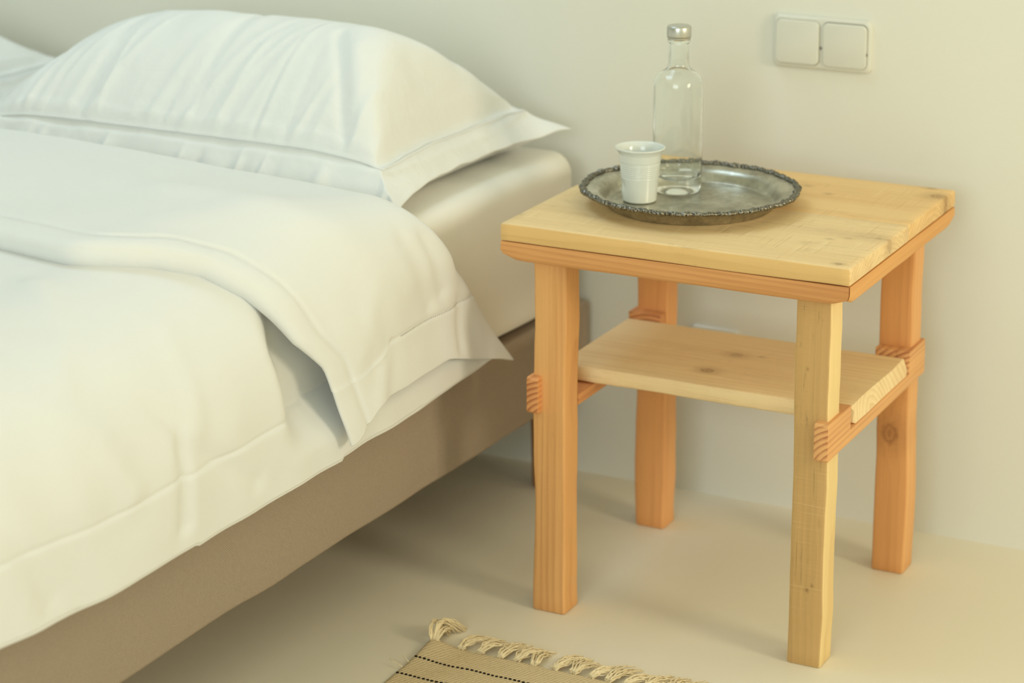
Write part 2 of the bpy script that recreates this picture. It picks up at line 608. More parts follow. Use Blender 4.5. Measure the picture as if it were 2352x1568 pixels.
FS = [(-.090, -.007), (-.075, -.004), (-.064, .004), (-.060, .011), (-.063, .018), (-.072, .023), (-.085, .026)]
FSy = np.linspace(-.10, -.512, 92)
FE = [(-.522, .0300), (-.534, .0300), (-.543, .0272), (-.5490, .0225), (-.551, .0165), (-.550, .009), (-.545, .001), (-.536, -.006)]


def flap_off(y0):
    return .026 + .006 * sm(-.1, -.5, y0)


FL = FS + [(float(y), flap_off(y)) for y in FSy] + FE


def flap_zb(y0):
    z = .352 + .003 * nz(y0 * 16, 5.5)
    z -= .060 * (1 - sm(-.24, -.062, y0) * 0 - sm(-.062, -.24, y0)) if False else .060 * (1 - min(1, max(0, (-.062 - y0) / .17))) ** 1.2
    z -= .032 * sm(-.46, -.56, y0)
    return z


SHF_D = [0, .004, .012, .03, .06, .09, .12, .16, .21, .28, .33]
SHF_E = [0, .030, .070, .115, .145, .165, .182, .225, .245, .272, .278]
FLAP_CREASES = [
    ([(-.30, -.30, .60), (-.15, -.26, .57), (-.09, -.20, .50)], .004, .03),
    ([(-.08, .02, .50), (-.078, .03, .44), (-.078, .03, .36)], -.005, .012),
    ([(-.085, -.06, .52), (-.078, -.02, .45)], -.006, .014),
    ([(-.085, -.11, .53), (-.078, -.07, .47), (-.075, -.05, .44)], -.005, .016),
    ([(-.10, -.35, .56), (-.075, -.30, .50), (-.07, -.24, .44)], .005, .025),
    ([(-.20, -.45, .60), (-.12, -.42, .57), (-.08, -.36, .52)], .005, .022),
    ([(-.07, -.22, .46), (-.07, -.19, .40), (-.07, -.21, .35)], .006, .022),
]
FLAP_CREASES = [([Vector(q) for q in pl], a, w) for pl, a, w in FLAP_CREASES]


def flap_pt(y0, off, t, raw=None):
    yy = min(-.062, max(-.545, y0))
    zb = flap_zb(yy)
    x, z, nx, nzz = prof(yy, t, zb)
    a, b, zt, xs = shape(yy)
    drop = max(0., zt - z)
    head = .94 * drop
    edge = lin(drop, SHF_D, SHF_E)
    k = sm(-.16, -.51, yy)
    y = y0 + head * (1 - k) + edge * k
    p = Vector((x, y, z)); n = Vector((nx, 0, nzz))
    m = 1 - .72 * sm(.02, .19, drop)
    d = off * m
    # the two lips close into one layer lower down
    d += .010 * sm(.10, .25, drop) * sm(-.38, -.545, yy)
    d += .004 * nz(x * 5 + 9, y * 6, z * 5) + .002 * nz(x * 12, y * 12 + 3, z * 12)
    if drop > .03:
        d += .005 * sm(.03, .2, drop) * nz(y * 15 + 4 * z, 4.7, z * 2)
    if x > -.6:
        for pl, am, w in FLAP_CREASES:
            q = polydist(p, pl)
            if q < 3 * w:
                d += am * math.exp(-(q / w) ** 2)
    if t > 2:
        hz = .418 + .006 * nz(y * 9, 3.3)
        d += -.0018 * math.exp(-((z - hz) / .003) ** 2) + .001 * sm(hz + .002, hz - .002, z)
        # small step in the hem
        d += .003 * sm(zb + .06, zb, z)
    # crease of the binding just above the fold
    if off > .024 and -.522 < y0 < -.490:
        d -= .0040 * math.exp(-((y0 + .508) / .0042) ** 2)
    p += n * d
    p.x = bx(p.x, p.y)
    return p


T2 = ts(60, 46, 70)
pts = [[flap_pt(y, of, tt) for tt in T2] for y, of in FL]
me = grid_mesh('turned_back_edge', pts, len(FL), len(T2))
o = link('turned_back_edge', me, M_linen, duvet, loc=(0, 0, -.533))
sd = o.modifiers.new('thickness', 'SOLIDIFY'); sd.thickness = .0025; sd.offset = -1

# hemstitching: a line of tiny pulled-thread holes along the hem of the fold and of the cover


def stitches(fn, ys, name, zline):
    bm = bmesh.new()
    last = None
    for y in ys:
        # find t where z = zline
        lo, hi = 1.5, 3.0
        for _ in range(24):
            mid = (lo + hi) / 2
            pm = fn(y, mid)
            if pm.z > zline(pm.y):
                lo = mid
            else:
                hi = mid
        p = fn(y, lo)
        if last is not None and (p - last).length < .0044:
            continue
        last = p
        s = .0008
        mtx = Matrix.Translation(p + Vector((.0012, 0, 0))) @ Matrix.Diagonal((.4, 1.3, .8, 1))
        bmesh.ops.create_icosphere(bm, subdivisions=1, radius=s, matrix=mtx)
    o = from_bm(name, bm, M_stitch, duvet, loc=(0, 0, -.533))
    o['kind'] = 'stuff'
    return o


stitches(lambda y, t: flap_pt(y, flap_off(y), t), list(np.linspace(-.066, -.33, 260)), 'hemstitch', lambda y: .418 + .006 * nz(y * 9, 3.3))

# ---- pillows


def make_pillow(name, cx, cy, w, d, T, zb, label, mat, seed=0, grp=None, lean=0.0, axl=.33, axr=.105, zlift=.075):
    root = empty(name, (cx, cy, zb), label, 'pillow', grp)
    NU, NV = 300, 190
    rs_ = random.Random(seed + 5)
    FOLDS = [(rs_.uniform(-w / 2 + .07, w / 2 - .07), rs_.uniform(.15, .75), rs_.uniform(.07, .20), rs_.uniform(.0045, .009), rs_.choice((1, 1, -1)) * rs_.uniform(.0018, .0050)) for _ in range(34)]
    HEMF = [(rs_.uniform(-w / 2 + .05, w / 2 - .03), rs_.uniform(.004, .012), rs_.choice((1, -1)) * rs_.uniform(.002, .006)) for _ in range(22)]
    fl = .052
    hw, hd = w / 2, d / 2

    def prf(q, kk=.55):
        q = min(1., max(0., q))
        return (1 - kk) * q + kk * (1 - (1 - q) ** 2) if q < 1 else 1.

    def top(u, v):
        # pinched outline, corners stick out a little
        x = u * hw * (1 - (.085 if u > 0 else .04) * (1 - abs(v) ** 3) * abs(u) ** 4)
        y = v * hd * (1 - .045 * (1 - u ** 4) * abs(v) ** 6)
        dx = hw * (1 - (.085 if u > 0 else .04) * (1 - abs(v) ** 3) * abs(u) ** 4) - fl - abs(x); dy0 = y + hd - fl; dy1 = hd - fl - y
        hx = T * 1.08 * prf(dx / (axr if x > 0 else axl), .7); hy = T * 1.08 * prf(dy0 / .20, .75); hb = T * 1.12 * prf(dy1 / .36, .45)
        k = .026
        # smooth minimum keeps a soft ridge running up from each corner
        mn = -k * math.log(math.exp(-hx / k) + math.exp(-hy / k) + math.exp(-hb / k))
        mn0 = -k * math.log(3) * 0
        h = max(0., mn + .004 if dx > 0 else 0)
        inside = dx > 0 and dy0 > 0 and dy1 > 0
        if not inside:
            h = 0.
        dd = min(dx, dy0, dy1)
        h = h if inside else 0.
        z = h
        # flange lies out, drooping at its outer edge
        if dd < 0:
            sl = 1.0 if dd == dy0 else (.80 if dd == dx else .80)
            z = .003 * nz(x * 22 + seed, y * 22) + dd * sl * (1 - .3 * sm(.6, 1., v))
        # sewn line
        z -= .0035 * math.exp(-(dd / .0045) ** 2)
        z += .0022 * math.exp(-((dd - .010) / .004) ** 2)
        z += .0016 * math.exp(-((dd + .008) / .004) ** 2)
        # gathers rising from the front seam
        if dd > 0:
            for (fx, sl_, ln_, wd, am) in FOLDS:
                if dy0 < ln_ and abs(x - fx - sl_ * dy0) < 3 * wd:
                    z += am * math.exp(-((x - fx - sl_ * dy0) / wd) ** 2) * sm(0, .012, dy0) * (1 - dy0 / ln_) ** .8 * sm(.01, .05, dx)
            ph = y * 70 + 4 * nz(y * 8 + seed, 3.) + 8 * dx
            am = .0030 * math.exp(-((dx - .03) / .05) ** 2) * sm(0, .03, dx) * (.3 + abs(nz(y * 9, 4. + seed)))
            z += am * math.sin(ph)
        elif dd == dy0:
            for (fx, wd, am) in HEMF:
                if abs(x - fx) < 3 * wd:
                    z += am * math.exp(-((x - fx) / wd) ** 2) * sm(0, -.03, dd)
        z += h / T * (.006 * nz(x * 6 + seed, y * 6, 1.) + .003 * nz(x * 15, y * 15 + seed, 2.))
        # deep folds near the right hand ridge
        if dx > 0 and dy0 > 0:
            for (ax, ay, bx_, by_, am, wd) in ((hw - .115, -hd + .055, hw - .190, -hd + .17, -.008, .009), (hw - .095, -hd + .06, hw - .150, -hd + .15, .005, .013),
                                               (.02, -hd + .06, .055, -hd + .26, -.005, .010), (-.17, -hd + .06, -.13, -hd + .2, -.004, .010),
                                               (-.28, -hd + .06, -.22, -hd + .2, -.006, .012)):
                q = polydist(Vector((x, y, 0)), [Vector((ax, ay, 0)), Vector((bx_, by_, 0))])
                if q < wd * 3:
                    z += am * math.exp(-(q / wd) ** 2) * sm(0, .03, dy0)
        # the front right corner droops on to the mattress
        z -= .010 * sm(.5, 1.0, u) * sm(.3, 1.0, -v)
        z -= .012 * sm(.55, 1., v) * sm(.4, 1., u)
        z -= h * .03 * sm(.25, .85, u)
        z += lean * (y + hd)
        return x, y, z

    pt, pb = [], []
    for i in range(NU):
        u = -1 + 2 * i / (NU - 1)
        u = math.copysign(abs(u) ** .8, u)
        rt, rb = [], []
        for j in range(NV):
            v = -1 + 2 * j / (NV - 1)
            v = math.copysign(abs(v) ** .8, v)
            x, y, z = top(u, v)
            rt.append((x, y, z + zlift))
            e = max(abs(u), abs(v))
            q = sm(.80, 1.0, e)
            rb.append((x, y, .004 + (z + zlift - .0015 - .004) * q ** 1.5 if e > .8 else .004))
        pt.append(rt); pb.append(rb)
    n = NU * NV
    verts = [p for r in pt for p in r] + [p for r in pb for p in r]
    faces = []
    for i in range(NU - 1):
        for j in range(NV - 1):
            a, b, c_, d_ = i * NV + j, (i + 1) * NV + j, (i + 1) * NV + j + 1, i * NV + j + 1
            faces.append((a, b, c_, d_)); faces.append((n + d_, n + c_, n + b, n + a))
    for i in range(NU - 1):
        for j in (0, NV - 1):
            a, b = i * NV + j, (i + 1) * NV + j
            faces.append((a, n + a, n + b, b) if j == 0 else (b, n + b, n + a, a))
    for j in range(NV - 1):
        for i in (0, NU - 1):
            a, b = i * NV + j, i * NV + j + 1
            faces.append((b, n + b, n + a, a) if i == 0 else (a, n + a, n + b, b))
    me = bpy.data.meshes.new('pillowcase'); me.from_pydata(verts, [], faces)
    link('pillowcase', me, mat, root)
    # corded seam between the stuffed part and the flange
    bm = bmesh.new()
    ring = []
    for side in range(4):
        for k in range(60):
            s = -1 + 2 * k / 60
            xx, yy = (hw - fl), (hd - fl)
            q = ((s * xx, -yy), (xx, s * yy), (-s * xx, yy), (-xx, -s * yy))[side]
            ring.append(q)
    # sample the case height at the seam
    loops = []
    for (x, y) in ring:
        u = x / hw; v = y / hd
        X, Y, Z = top(u, v)
        loops.append(Vector((x, y, Z + zlift)))
    R = .0014
    vs = []
    for k, p in enumerate(loops):
        tg = (loops[(k + 1) % len(loops)] - loops[k - 1]).normalized()
        sd_ = tg.cross(Vector((0, 0, 1))).normalized(); up = sd_.cross(tg)
        vs.append([bm.verts.new(p + (sd_ * math.cos(a) + up * math.sin(a)) * R) for a in (0, 1.257, 2.513, 3.77, 5.027)])
    for k in range(len(vs)):
        a, b = vs[k], vs[(k + 1) % len(vs)]
        for i in range(5):
            bm.faces.new((a[i], a[(i + 1) % 5], b[(i + 1) % 5], b[i]))
    from_bm('seam', bm, mat, root)
    return root


p1 = make_pillow('pillow', -.515, .212, .79, .51, .182, .533, 'plump white pillow in a flanged cotton case, nearest the wooden side table', M_pillow, 1)
p1.rotation_euler = (0, 0, math.radians(-1.0))
p2 = make_pillow('pillow', -1.345, .215, .79, .49, .150, .533, 'white pillow on the far side of the bed, cut off by the left picture edge', M_pillow, 7, axr=.27)

# ------------------------------------------------------------------ side table
W, D, H, TS = .48, .4402, .5455, .0236
ZA0, ZA1 = H - TS - .0268, H - TS - .0007
LX, LW, LD, LY, LX2, LYB = .0349, .0466, .0429, .0297, .0329, .0289

PINE_L, PINE_D = srgb(222, 186, 126), srgb(196, 152, 92)
ORG_L, ORG_D = srgb(222, 160, 98), srgb(178, 110, 58)
table = empty('side_table', (0, 0, 0), 'rustic pine side table with a lower shelf standing beside the bed', 'table')


def board(name, x0, x1, y0, y1, z0, z1, axis, mat, bev=.002, wob=.0012, seg=24, seed=0, parent=None, bot_bev=None, endbev=None):
    """a hand planed board: rounded section with small waves along its length"""
    lo = (x0, y0, z0); hi = (x1, y1, z1)
    ai = 'xyz'.index(axis)
    o1, o2 = [i for i in range(3) if i != ai]
    w, h = hi[o1] - lo[o1], hi[o2] - lo[o2]
    c1, c2 = (hi[o1] + lo[o1]) / 2, (hi[o2] + lo[o2]) / 2
    base = rounded_rect(w, h, bev, 3)
    # extra points along the flats so that waves bend the faces
    sec = []
    n = len(base)
    for k in range(n):
        a, b = base[k], base[(k + 1) % n]
        sec.append(a)
        L = math.hypot(b[0] - a[0], b[1] - a[1])
        if L > .012:
            mm = max(1, int(L / .015))
            for q in range(1, mm + 1):
                f = q / (mm + 1); sec.append((a[0] + (b[0] - a[0]) * f, a[1] + (b[1] - a[1]) * f))
    eb = bev if endbev is None else endbev
    L = hi[ai] - lo[ai]
    st = [(0, eb)] + [(eb * .3, eb * .45), (eb, 0.)] + [(eb + (L - 2 * eb) * k / seg, 0.) for k in range(1, seg)] + [(L - eb, 0.), (L - eb * .3, eb * .45), (L, eb)]
    bm = bmesh.new()
    loops = []
    for (s, ins) in st:
        lp = []
        for (a, b) in sec:
            fa = (w / 2 - ins) / (w / 2); fb = (h / 2 - ins) / (h / 2)
            aa, bb = a * fa, b * fb
            if bot_bev and o2 == 2 and b < 0:
                pass
            ca = c1 + aa; cb = c2 + bb
            ca += wob * (nz(s * 7 + seed * 3.1, 1.0 + (2. if a > 0 else 0), seed) + .5 * nz(s * 21 + seed, 4. + (3 if a > 0 else 0), seed)) * (1 if abs(a) > w * .3 else .4)
            cb += wob * (nz(s * 7 + seed * 2.3, 8.0 + (2. if b > 0 else 0), seed)) * (1 if abs(b) > h * .3 else .4)
            p = [0, 0, 0]; p[ai] = lo[ai] + s; p[o1] = ca; p[o2] = cb
            lp.append(bm.verts.new(p))
        loops.append(lp)
    for a, b in zip(loops, loops[1:]):
        for k in range(len(a)):
            bm.faces.new((a[k], a[(k + 1) % len(a)], b[(k + 1) % len(a)], b[k]))
    bm.faces.new(loops[0]); bm.faces.new(loops[-1])
    return from_bm(name, bm, mat, parent or table, angle=38)


# top: two boards with a hairline joint
YJ = .233
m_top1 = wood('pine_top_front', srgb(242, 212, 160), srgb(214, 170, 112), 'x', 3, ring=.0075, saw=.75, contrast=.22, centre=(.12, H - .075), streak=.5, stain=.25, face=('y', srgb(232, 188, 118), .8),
              knots=((.459, .016, H, .0048, 'z', .75), (.48, .150, H - .008, .012, 'x', .6), (.43, .135, H, .006, 'z', .4), (.41, .12, H, .004, 'z', .4)))
m_top2 = wood('pine_top_rear', srgb(240, 202, 142), srgb(212, 162, 100), 'x', 8, ring=.0085, saw=.4, contrast=.25, centre=(.33, H - .06), streak=.35, stain=.3,
              knots=((.470, .395, H - .004, .014, 'z', .75), (.446, .437, H, .007, 'z', .7), (.33, .34, H, .004, 'z', .55), (.29, .37, H, .0045, 'z', .5)))
board('top_board', 0, W, 0, YJ - .0003, H - TS, H, 'x', m_top1, .0028, .0008, 40, 1)
board('top_board', 0.001, W - .0005, YJ + .0003, D, H - TS, H - .0004, 'x', m_top2, .0028, .0008, 40, 2)


def bevelled_rail(name, p0, p1, inward, th, z0, z1, mat, cut=.009, mitre=True):
    """skirting board under the top; lower outer edge planed off; mitred ends"""
    p0, p1 = Vector(p0), Vector(p1)
    d = (p1 - p0).normalized(); L = (p1 - p0).length; inn = Vector(inward)
    bm = bmesh.new()
    sec = [(0, z1), (0, z0 + cut), (.0018, z0 + cut * .45), (.0050, z0 + cut * .1), (.0080, z0), (th, z0), (th, z1)]
    loops = []
    N = 30
    for k in range(N + 1):
        f = k / N
        lp = []
        for (a, z) in sec:
            s0 = a if mitre else 0
            s = s0 + (L - 2 * s0) * f
            q = p0 + d * s + inn * (a + .0006 * nz(s * 16, z * 30, 3.) * (1 if a < .004 else 0))
            zz = z
            if z < z0 + cut * 1.2 and 0 < k < N:
                zz += .0012 * nz(s * 12 + z0, a * 40, 7.)
            if f < .04 or f > .96:      # the corners are rounded under
                e = (f if f < .5 else 1 - f) / .04
                if z < (z0 + z1) / 2:
                    zz += (1 - e) * .006
            lp.append(bm.verts.new((q.x, q.y, zz)))
        loops.append(lp)
    for a, b in zip(loops, loops[1:]):
        for k in range(len(a)):
            bm.faces.new((a[k], a[(k + 1) % len(a)], b[(k + 1) % len(a)], b[k]))
    bm.faces.new(loops[0]); bm.faces.new(loops[-1])
    return from_bm(name, bm, mat, table, angle=35)


e = .0008
m_ap1 = wood('skirting_front_pine', srgb(224, 164, 104), srgb(176, 104, 56), 'x', 14, ring=.0062, contrast=.34, centre=(.02, ZA0 - .03))
m_ap2 = wood('skirting_side_pine', srgb(230, 172, 104), srgb(196, 130, 70), 'y', 15, ring=.009, contrast=.28, centre=(.44, ZA0 - .05))
bevelled_rail('apron', (e, e, 0), (W - e - .0012, e, 0), (0, 1, 0), .03, ZA0, ZA1, m_ap1)
bevelled_rail('apron', (W - e, e + .0008, 0), (W - e, D - e, 0), (-1, 0, 0), .03, ZA0, ZA1, m_ap2)
bevelled_rail('apron', (W - e, D - e, 0), (e, D - e, 0), (0, -1, 0), .03, ZA0, ZA1, m_ap1)
bevelled_rail('apron', (e, D - e, 0), (e, e, 0), (1, 0, 0), .03, ZA0, ZA1, m_ap2)

XR0 = W - LX2 - LW
YB = D - LYB - LD
m_leg1 = wood('leg_pine_orange', srgb(232, 176, 112), srgb(190, 124, 70), 'z', 21, ring=.0085, contrast=.38, centre=(.0, .065), streak=.25)
m_leg2 = wood('leg_pine_pale', srgb(244, 214, 154), srgb(218, 180, 118), 'z', 22, ring=.0085, contrast=.34, centre=(.36, .06), streak=1.0, saw=.15, face=('y', srgb(208, 168, 110), 1.0),  # pale sides and darker front also paint in the light from the right
              knots=((.425, .03, .105, .0022, 'y', .9), (.432, .03, .112, .0018, 'y', .8), (.418, .03, .40, .0016, 'y', .6)))
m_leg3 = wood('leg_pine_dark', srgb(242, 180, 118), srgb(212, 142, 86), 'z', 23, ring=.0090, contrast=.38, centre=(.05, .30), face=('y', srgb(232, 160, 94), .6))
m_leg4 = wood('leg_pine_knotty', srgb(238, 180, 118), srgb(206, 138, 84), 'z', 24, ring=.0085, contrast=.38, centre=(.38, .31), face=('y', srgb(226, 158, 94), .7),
              knots=((XR0 + .020, YB, .205, .0160, 'y', .75),))
for (x, y, mm, sd_) in ((LX, LY, m_leg1, 5), (XR0, LY, m_leg2, 6), (LX, YB, m_leg3, 7), (XR0, YB, m_leg4, 8)):
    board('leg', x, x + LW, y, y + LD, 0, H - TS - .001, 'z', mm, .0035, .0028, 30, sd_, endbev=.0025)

# stretchers let into the outer side of the legs, notched to take the shelf
m_r1 = wood('stretcher_pine_left', srgb(228, 164, 104), srgb(176, 104, 62), 'y', 31, ring=.0072, contrast=.62, centre=(.066, .262), warp=.12)
m_r2 = wood('stretcher_pine_right', srgb(234, 178, 118), srgb(178, 106, 64), 'y', 32, ring=.0072, contrast=.62, centre=(W - LX2 + .030, .262), warp=.12)
ZR0, ZR1, ZS0, ZS1 = .2845, .3345, .3015, .3255
YS0, YS1 = .118, .345


def stretcher(x0, x1, xw0, xw1, mat):
    ya, yb, n0, n1 = LY - .0125, YB + LD + .008, YS0 - .013, YS1 + .003
    b = .003
    out = [(ya, ZR0 + b), (ya, ZR1 - b), (ya + b, ZR1), (n0, ZR1), (n0, ZS0 - .0005), (n1, ZS0 - .0005), (n1, ZR1), (yb - b, ZR1), (yb, ZR1 - b), (yb, ZR0 + b), (yb - b, ZR0), (ya + b, ZR0)]
    iy0, iy1 = LY + LD + .001, YB - .001
    mid = [(iy0, ZR0 + .0006), (iy0, ZS0 - .0012), (n1 + .001, ZS0 - .0012), (n1 + .001, ZR1 - .0006), (iy1, ZR1 - .0006), (iy1, ZR0 + .0006)]
    bm = bmesh.new()
    for prof_, xa, xb in ((out, x0, x1), (mid, xw0, xw1)):
        A = [bm.verts.new((xa, y, z)) for y, z in prof_]; B = [bm.verts.new((xb, y, z)) for y, z in prof_]
        n = len(prof_)
        for k in range(n):
            bm.faces.new((A[k], A[(k + 1) % n], B[(k + 1) % n], B[k]))
        bm.faces.new(A); bm.faces.new(B[::-1])
    bmesh.ops.recalc_face_normals(bm, faces=bm.faces)
    ed = [e_ for e_ in bm.edges if len(e_.link_faces) == 2 and e_.calc_face_angle(0) > 1.2]
    bmesh.ops.bevel(bm, geom=ed, offset=.0018, segments=2, affect='EDGES', profile=.6)
    return from_bm('stretcher', bm, mat, table, angle=35)


stretcher(LX - .0045, LX + .0125, LX - .0040, LX + LW - .001, m_r1)
stretcher(W - LX2 - .0145, W - LX2 + .0045, XR0 + .001, W - LX2 + .0040, m_r2)
# shelf: a rough sawn plank lying in the notches
m_sh = wood('shelf_pine', srgb(250, 224, 174), srgb(226, 184, 128), 'x', 41, ring=.011, contrast=.30, centre=(.20, .27), streak=.25, stain=.12, saw=.12,
            knots=((.235, .255, ZS1, .0105, 'z', .6), (.225, .175, ZS1, .0105, 'z', .8), (.268, .262, ZS1, .004, 'z', .45)))
sx0, sx1 = LX - .004, W - LX2 + .0035
bm = bmesh.new()
NX, rows = 60, []
sec = [(0, .0065), (.0015, .0025), (.006, 0), (.06, 0), (.12, 0), (.17, 0), (.222, 0), (.226, .003), (.227, .008), (.227, .0215), (.2245, .024), (.17, .024), (.12, .024), (.06, .024), (.0045, .024), (.0012, .0222), (0, .019)]
for i in range(NX + 1):
    x = sx0 + (sx1 - sx0) * i / NX
    lp = []
    for (a, z) in sec:
        yy = YS0 + a; zz = ZS0 + z; xx = x
        if a < .01:      # adzed front edge
            yy += .0014 * nz(x * 85, z * 60, 2.) + .0022 * nz(x * 9, 0, 4.) + (.004 * sm(.43, .45, x))
        if i == NX:
            xx += -.0015 + .0018 * nz(a * 110, z * 90, 6.)
            if z > .02:
                xx -= .0045 + .003 * nz(a * 22, 1., 2.)
        if i == 0 and z > .02:
            xx += .002
        lp.append(bm.verts.new((xx, yy, zz)))
    rows.append(lp)
for a, b in zip(rows, rows[1:]):
    for k in range(len(a)):
        bm.faces.new((a[k], a[(k + 1) % len(a)], b[(k + 1) % len(a)], b[k]))
bm.faces.new(rows[0]); bm.faces.new(rows[-1])
from_bm('shelf', bm, m_sh, table, angle=30)

# ------------------------------------------------------------------ tray
t = NT('aged_silver', .3, .5)
t.b.inputs['Metallic'].default_value = .92
v = t.coord()
n1 = t.noise(v, 26, 5, .65); n2 = t.noise(v, 140, 3)
f = t.rng(t.math('MULTIPLY_ADD', n2, .35, n1), .45, .95)
c = t.mix(f, srgb(210, 207, 192), srgb(142, 136, 120))
M_silver = t.done(c, t.bump(n2, .04, .0005), t.rng(f, 0, 1, .24, .42))
t = NT('dark_silver', .3, .5)
t.b.inputs['Metallic'].default_value = .9
v = t.coord()
n1 = t.noise(v, 260, 3)
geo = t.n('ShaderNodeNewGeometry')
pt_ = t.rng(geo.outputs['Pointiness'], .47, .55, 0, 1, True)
c = t.mix(pt_, srgb(70, 66, 58), srgb(140, 136, 124))  # pale highlights on raised relief and dark recesses are put into the colour
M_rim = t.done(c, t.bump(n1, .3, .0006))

TC = Vector((.1845, .2, H))
tray = empty('serving_tray', TC, 'round tarnished silver tray with a scalloped ornate rim on the table top', 'tray')


def scal(a):
    return .0030 * (abs(math.cos(5 * a + .35)) ** .7 - .6) + .0010 * math.cos(30 * a)


def tray_r(r, z, a):
    return r + (scal(a) * sm(.120, .141, r))


pr = [(.0001, .0030), (.06, .0030), (.108, .0031), (.1120, .0034), (.1130, .0042), (.1150, .0080), (.1175, .0135), (.1205, .0180), (.1245, .0208), (.130, .0222), (.138, .0230), (.1415, .0232),
      (.1415, .0216), (.130, .0206), (.1240, .0190), (.1195, .0155), (.1160, .0090), (.1130, .0020), (.110, .0003), (.106, .0), (.06, .0006), (.0001, .0006)]
bm = lathe_bm(pr, 240, tray_r)
from_bm('dish', bm, M_silver, tray, angle=50)
# chased rim: scrolls, shells and beads
N, K = 1100, 18
pts = []
rr = random.Random(4)
for i in range(N):
    a = 2 * math.pi * i / N
    s = a / (2 * math.pi) * 60
    loc = s - math.floor(s)
    idx = int(math.floor(s)) % 6
    amp = (1.25, .9, 1.1, .7, 1.1, .9)[idx]
    bead = (math.sin(math.pi * loc) ** .6) * amp
    twist = math.sin(math.pi * 2 * s * .5)
    row = []
    for k in range(K):
        th = 2 * math.pi * k / K
        rad = .0024 + .0010 * bead * (1 + 1.2 * nz(s * .23, 3.)) + .0009 * nz(math.cos(a) * 55, math.sin(a) * 55, 2.0 * math.cos(th)) * 1.5 + .0006 * math.sin(2 * math.pi * s * 2.6 + 2 * th) * nz(s * .4, 9.) * 2 + .0007 * nz(math.cos(a) * 140, math.sin(a) * 140, 1.4 * th)
        R = .1430 + scal(a) + .0008 * twist * nz(s * .31, 6.) * 2
        rx = R + 1.25 * rad * math.cos(th)
        row.append((rx * math.cos(a), rx * math.sin(a), .0236 + .95 * rad * math.sin(th) + .0005 * bead))
    row.append(row[0])
    pts.append(row)
me = grid_mesh('ornate_rim', pts, N, K + 1, closed_u=True)
bmx = bmesh.new(); bmx.from_mesh(me); bmesh.ops.remove_doubles(bmx, verts=bmx.verts, dist=1e-6)
bmesh.ops.recalc_face_normals(bmx, faces=bmx.faces); bmx.to_mesh(me); bmx.free()
link('ornate_rim', me, M_rim, tray)

# ------------------------------------------------------------------ bottle
t = NT('clear_glass', 0.0, .5)
t.b.inputs['Transmission Weight'].default_value = 1.0
t.b.inputs['IOR'].default_value = 1.42
v = t.coord()
M_glass = t.done(t.mix(t.noise(v, 4, 1), (.965, .985, .975, 1), (.975, .99, .98, 1)))
t = NT('brushed_aluminium', .34, .5)
t.b.inputs['Metallic'].default_value = 1.0
v = t.coord((40, 40, 900))
n1 = t.noise(v, 1, 3)
M_alu = t.done(t.mix(n1, srgb(196, 196, 190), srgb(214, 214, 208)), t.bump(n1, .06, .0003))
BZ = H + .0032
BC = Vector((.142, .255, BZ))
bottle = empty('bottle', BC, 'clear glass bottle with a silver screw cap standing on the tray', 'bottle')
RB = .0340
prof_o = [(.0001, .0085), (.010, .0078), (.018, .0055), (.024, .0022), (.0275, .0004), (.0293, .0), (.0315, .0008), (.0335, .004), (RB, .010), (RB, .06), (RB, .143), (.0336, .150), (.0322, .1565), (.0290, .1615), (.0235, .1655), (.0180, .1680), (.0150, .1712),
          (.0140, .176), (.0137, .19), (.0134, .2035), (.0138, .2055), (.0152, .2065), (.0152, .2095), (.0132, .2105), (.0130, .2215)]
prof_i = [(.0112, .2215), (.0112, .19), (.0114, .176), (.0125, .1705), (.0170, .1655), (.0225, .1625), (.0275, .1588), (.0302, .1540), (.0314, .148), (.0317, .143), (.0317, .06), (.0317, .030), (.0308, .0240), (.0280, .0205), (.0200, .0180), (.0001, .0172)]
bm = lathe_bm(prof_o + prof_i, 96)
from_bm('glass_body', bm, M_glass, bottle, angle=60)
bm = lathe_bm([(.0001, .0008 + .2095), (.0155, .2103), (.0160, .2112), (.0160, .2130)], 96)
from_bm('cap_ring', bm, M_alu, bottle, angle=40)
bm = lathe_bm([(.0128, .2138), (.0163, .2138), (.0166, .2146), (.0166, .2262), (.0160, .2278), (.0148, .2286), (.0001, .2290)], 96)
from_bm('screw_cap', bm, M_alu, bottle, angle=50)

# ------------------------------------------------------------------ cup
t = NT('white_porcelain', .16, .5)
v = t.coord()
t.b.inputs['Coat Weight'].default_value = .4
t.b.inputs['Coat Roughness'].default_value = .05
M_porc = t.done(t.mix(t.noise(v, 9, 2), (.77, .80, .74, 1), (.80, .82, .76, 1)))
CC = Vector((.1205, .178, BZ))
cup = empty('cup', CC, 'small white porcelain beaker with ribbed sides on the tray, in front of the bottle', 'cup')
CHT = .0745
outer = [(.0001, .0020), (.0165, .0018), (.0190, .0000), (.0212, .0004), (.0228, .0022)]
for k in range(1, 131):
    z = .0022 + (.066 - .0022) * k / 130
    f = z / CHT
    r = .0228 + (.0298 - .0228) * f ** 1.15
    outer.append((r, z))
outer += [(.0307, .0690), (.0322, .0716), (.0335, .0728), (.0340, .0738), (.0337, .0746), (.0325, .0747), (.0308, .0735)]
inner = [(.0285, .066), (.0262, .05), (.0238, .03), (.0215, .012), (.0195, .0068), (.015, .0052), (.0001, .0050)]
SEG = 144


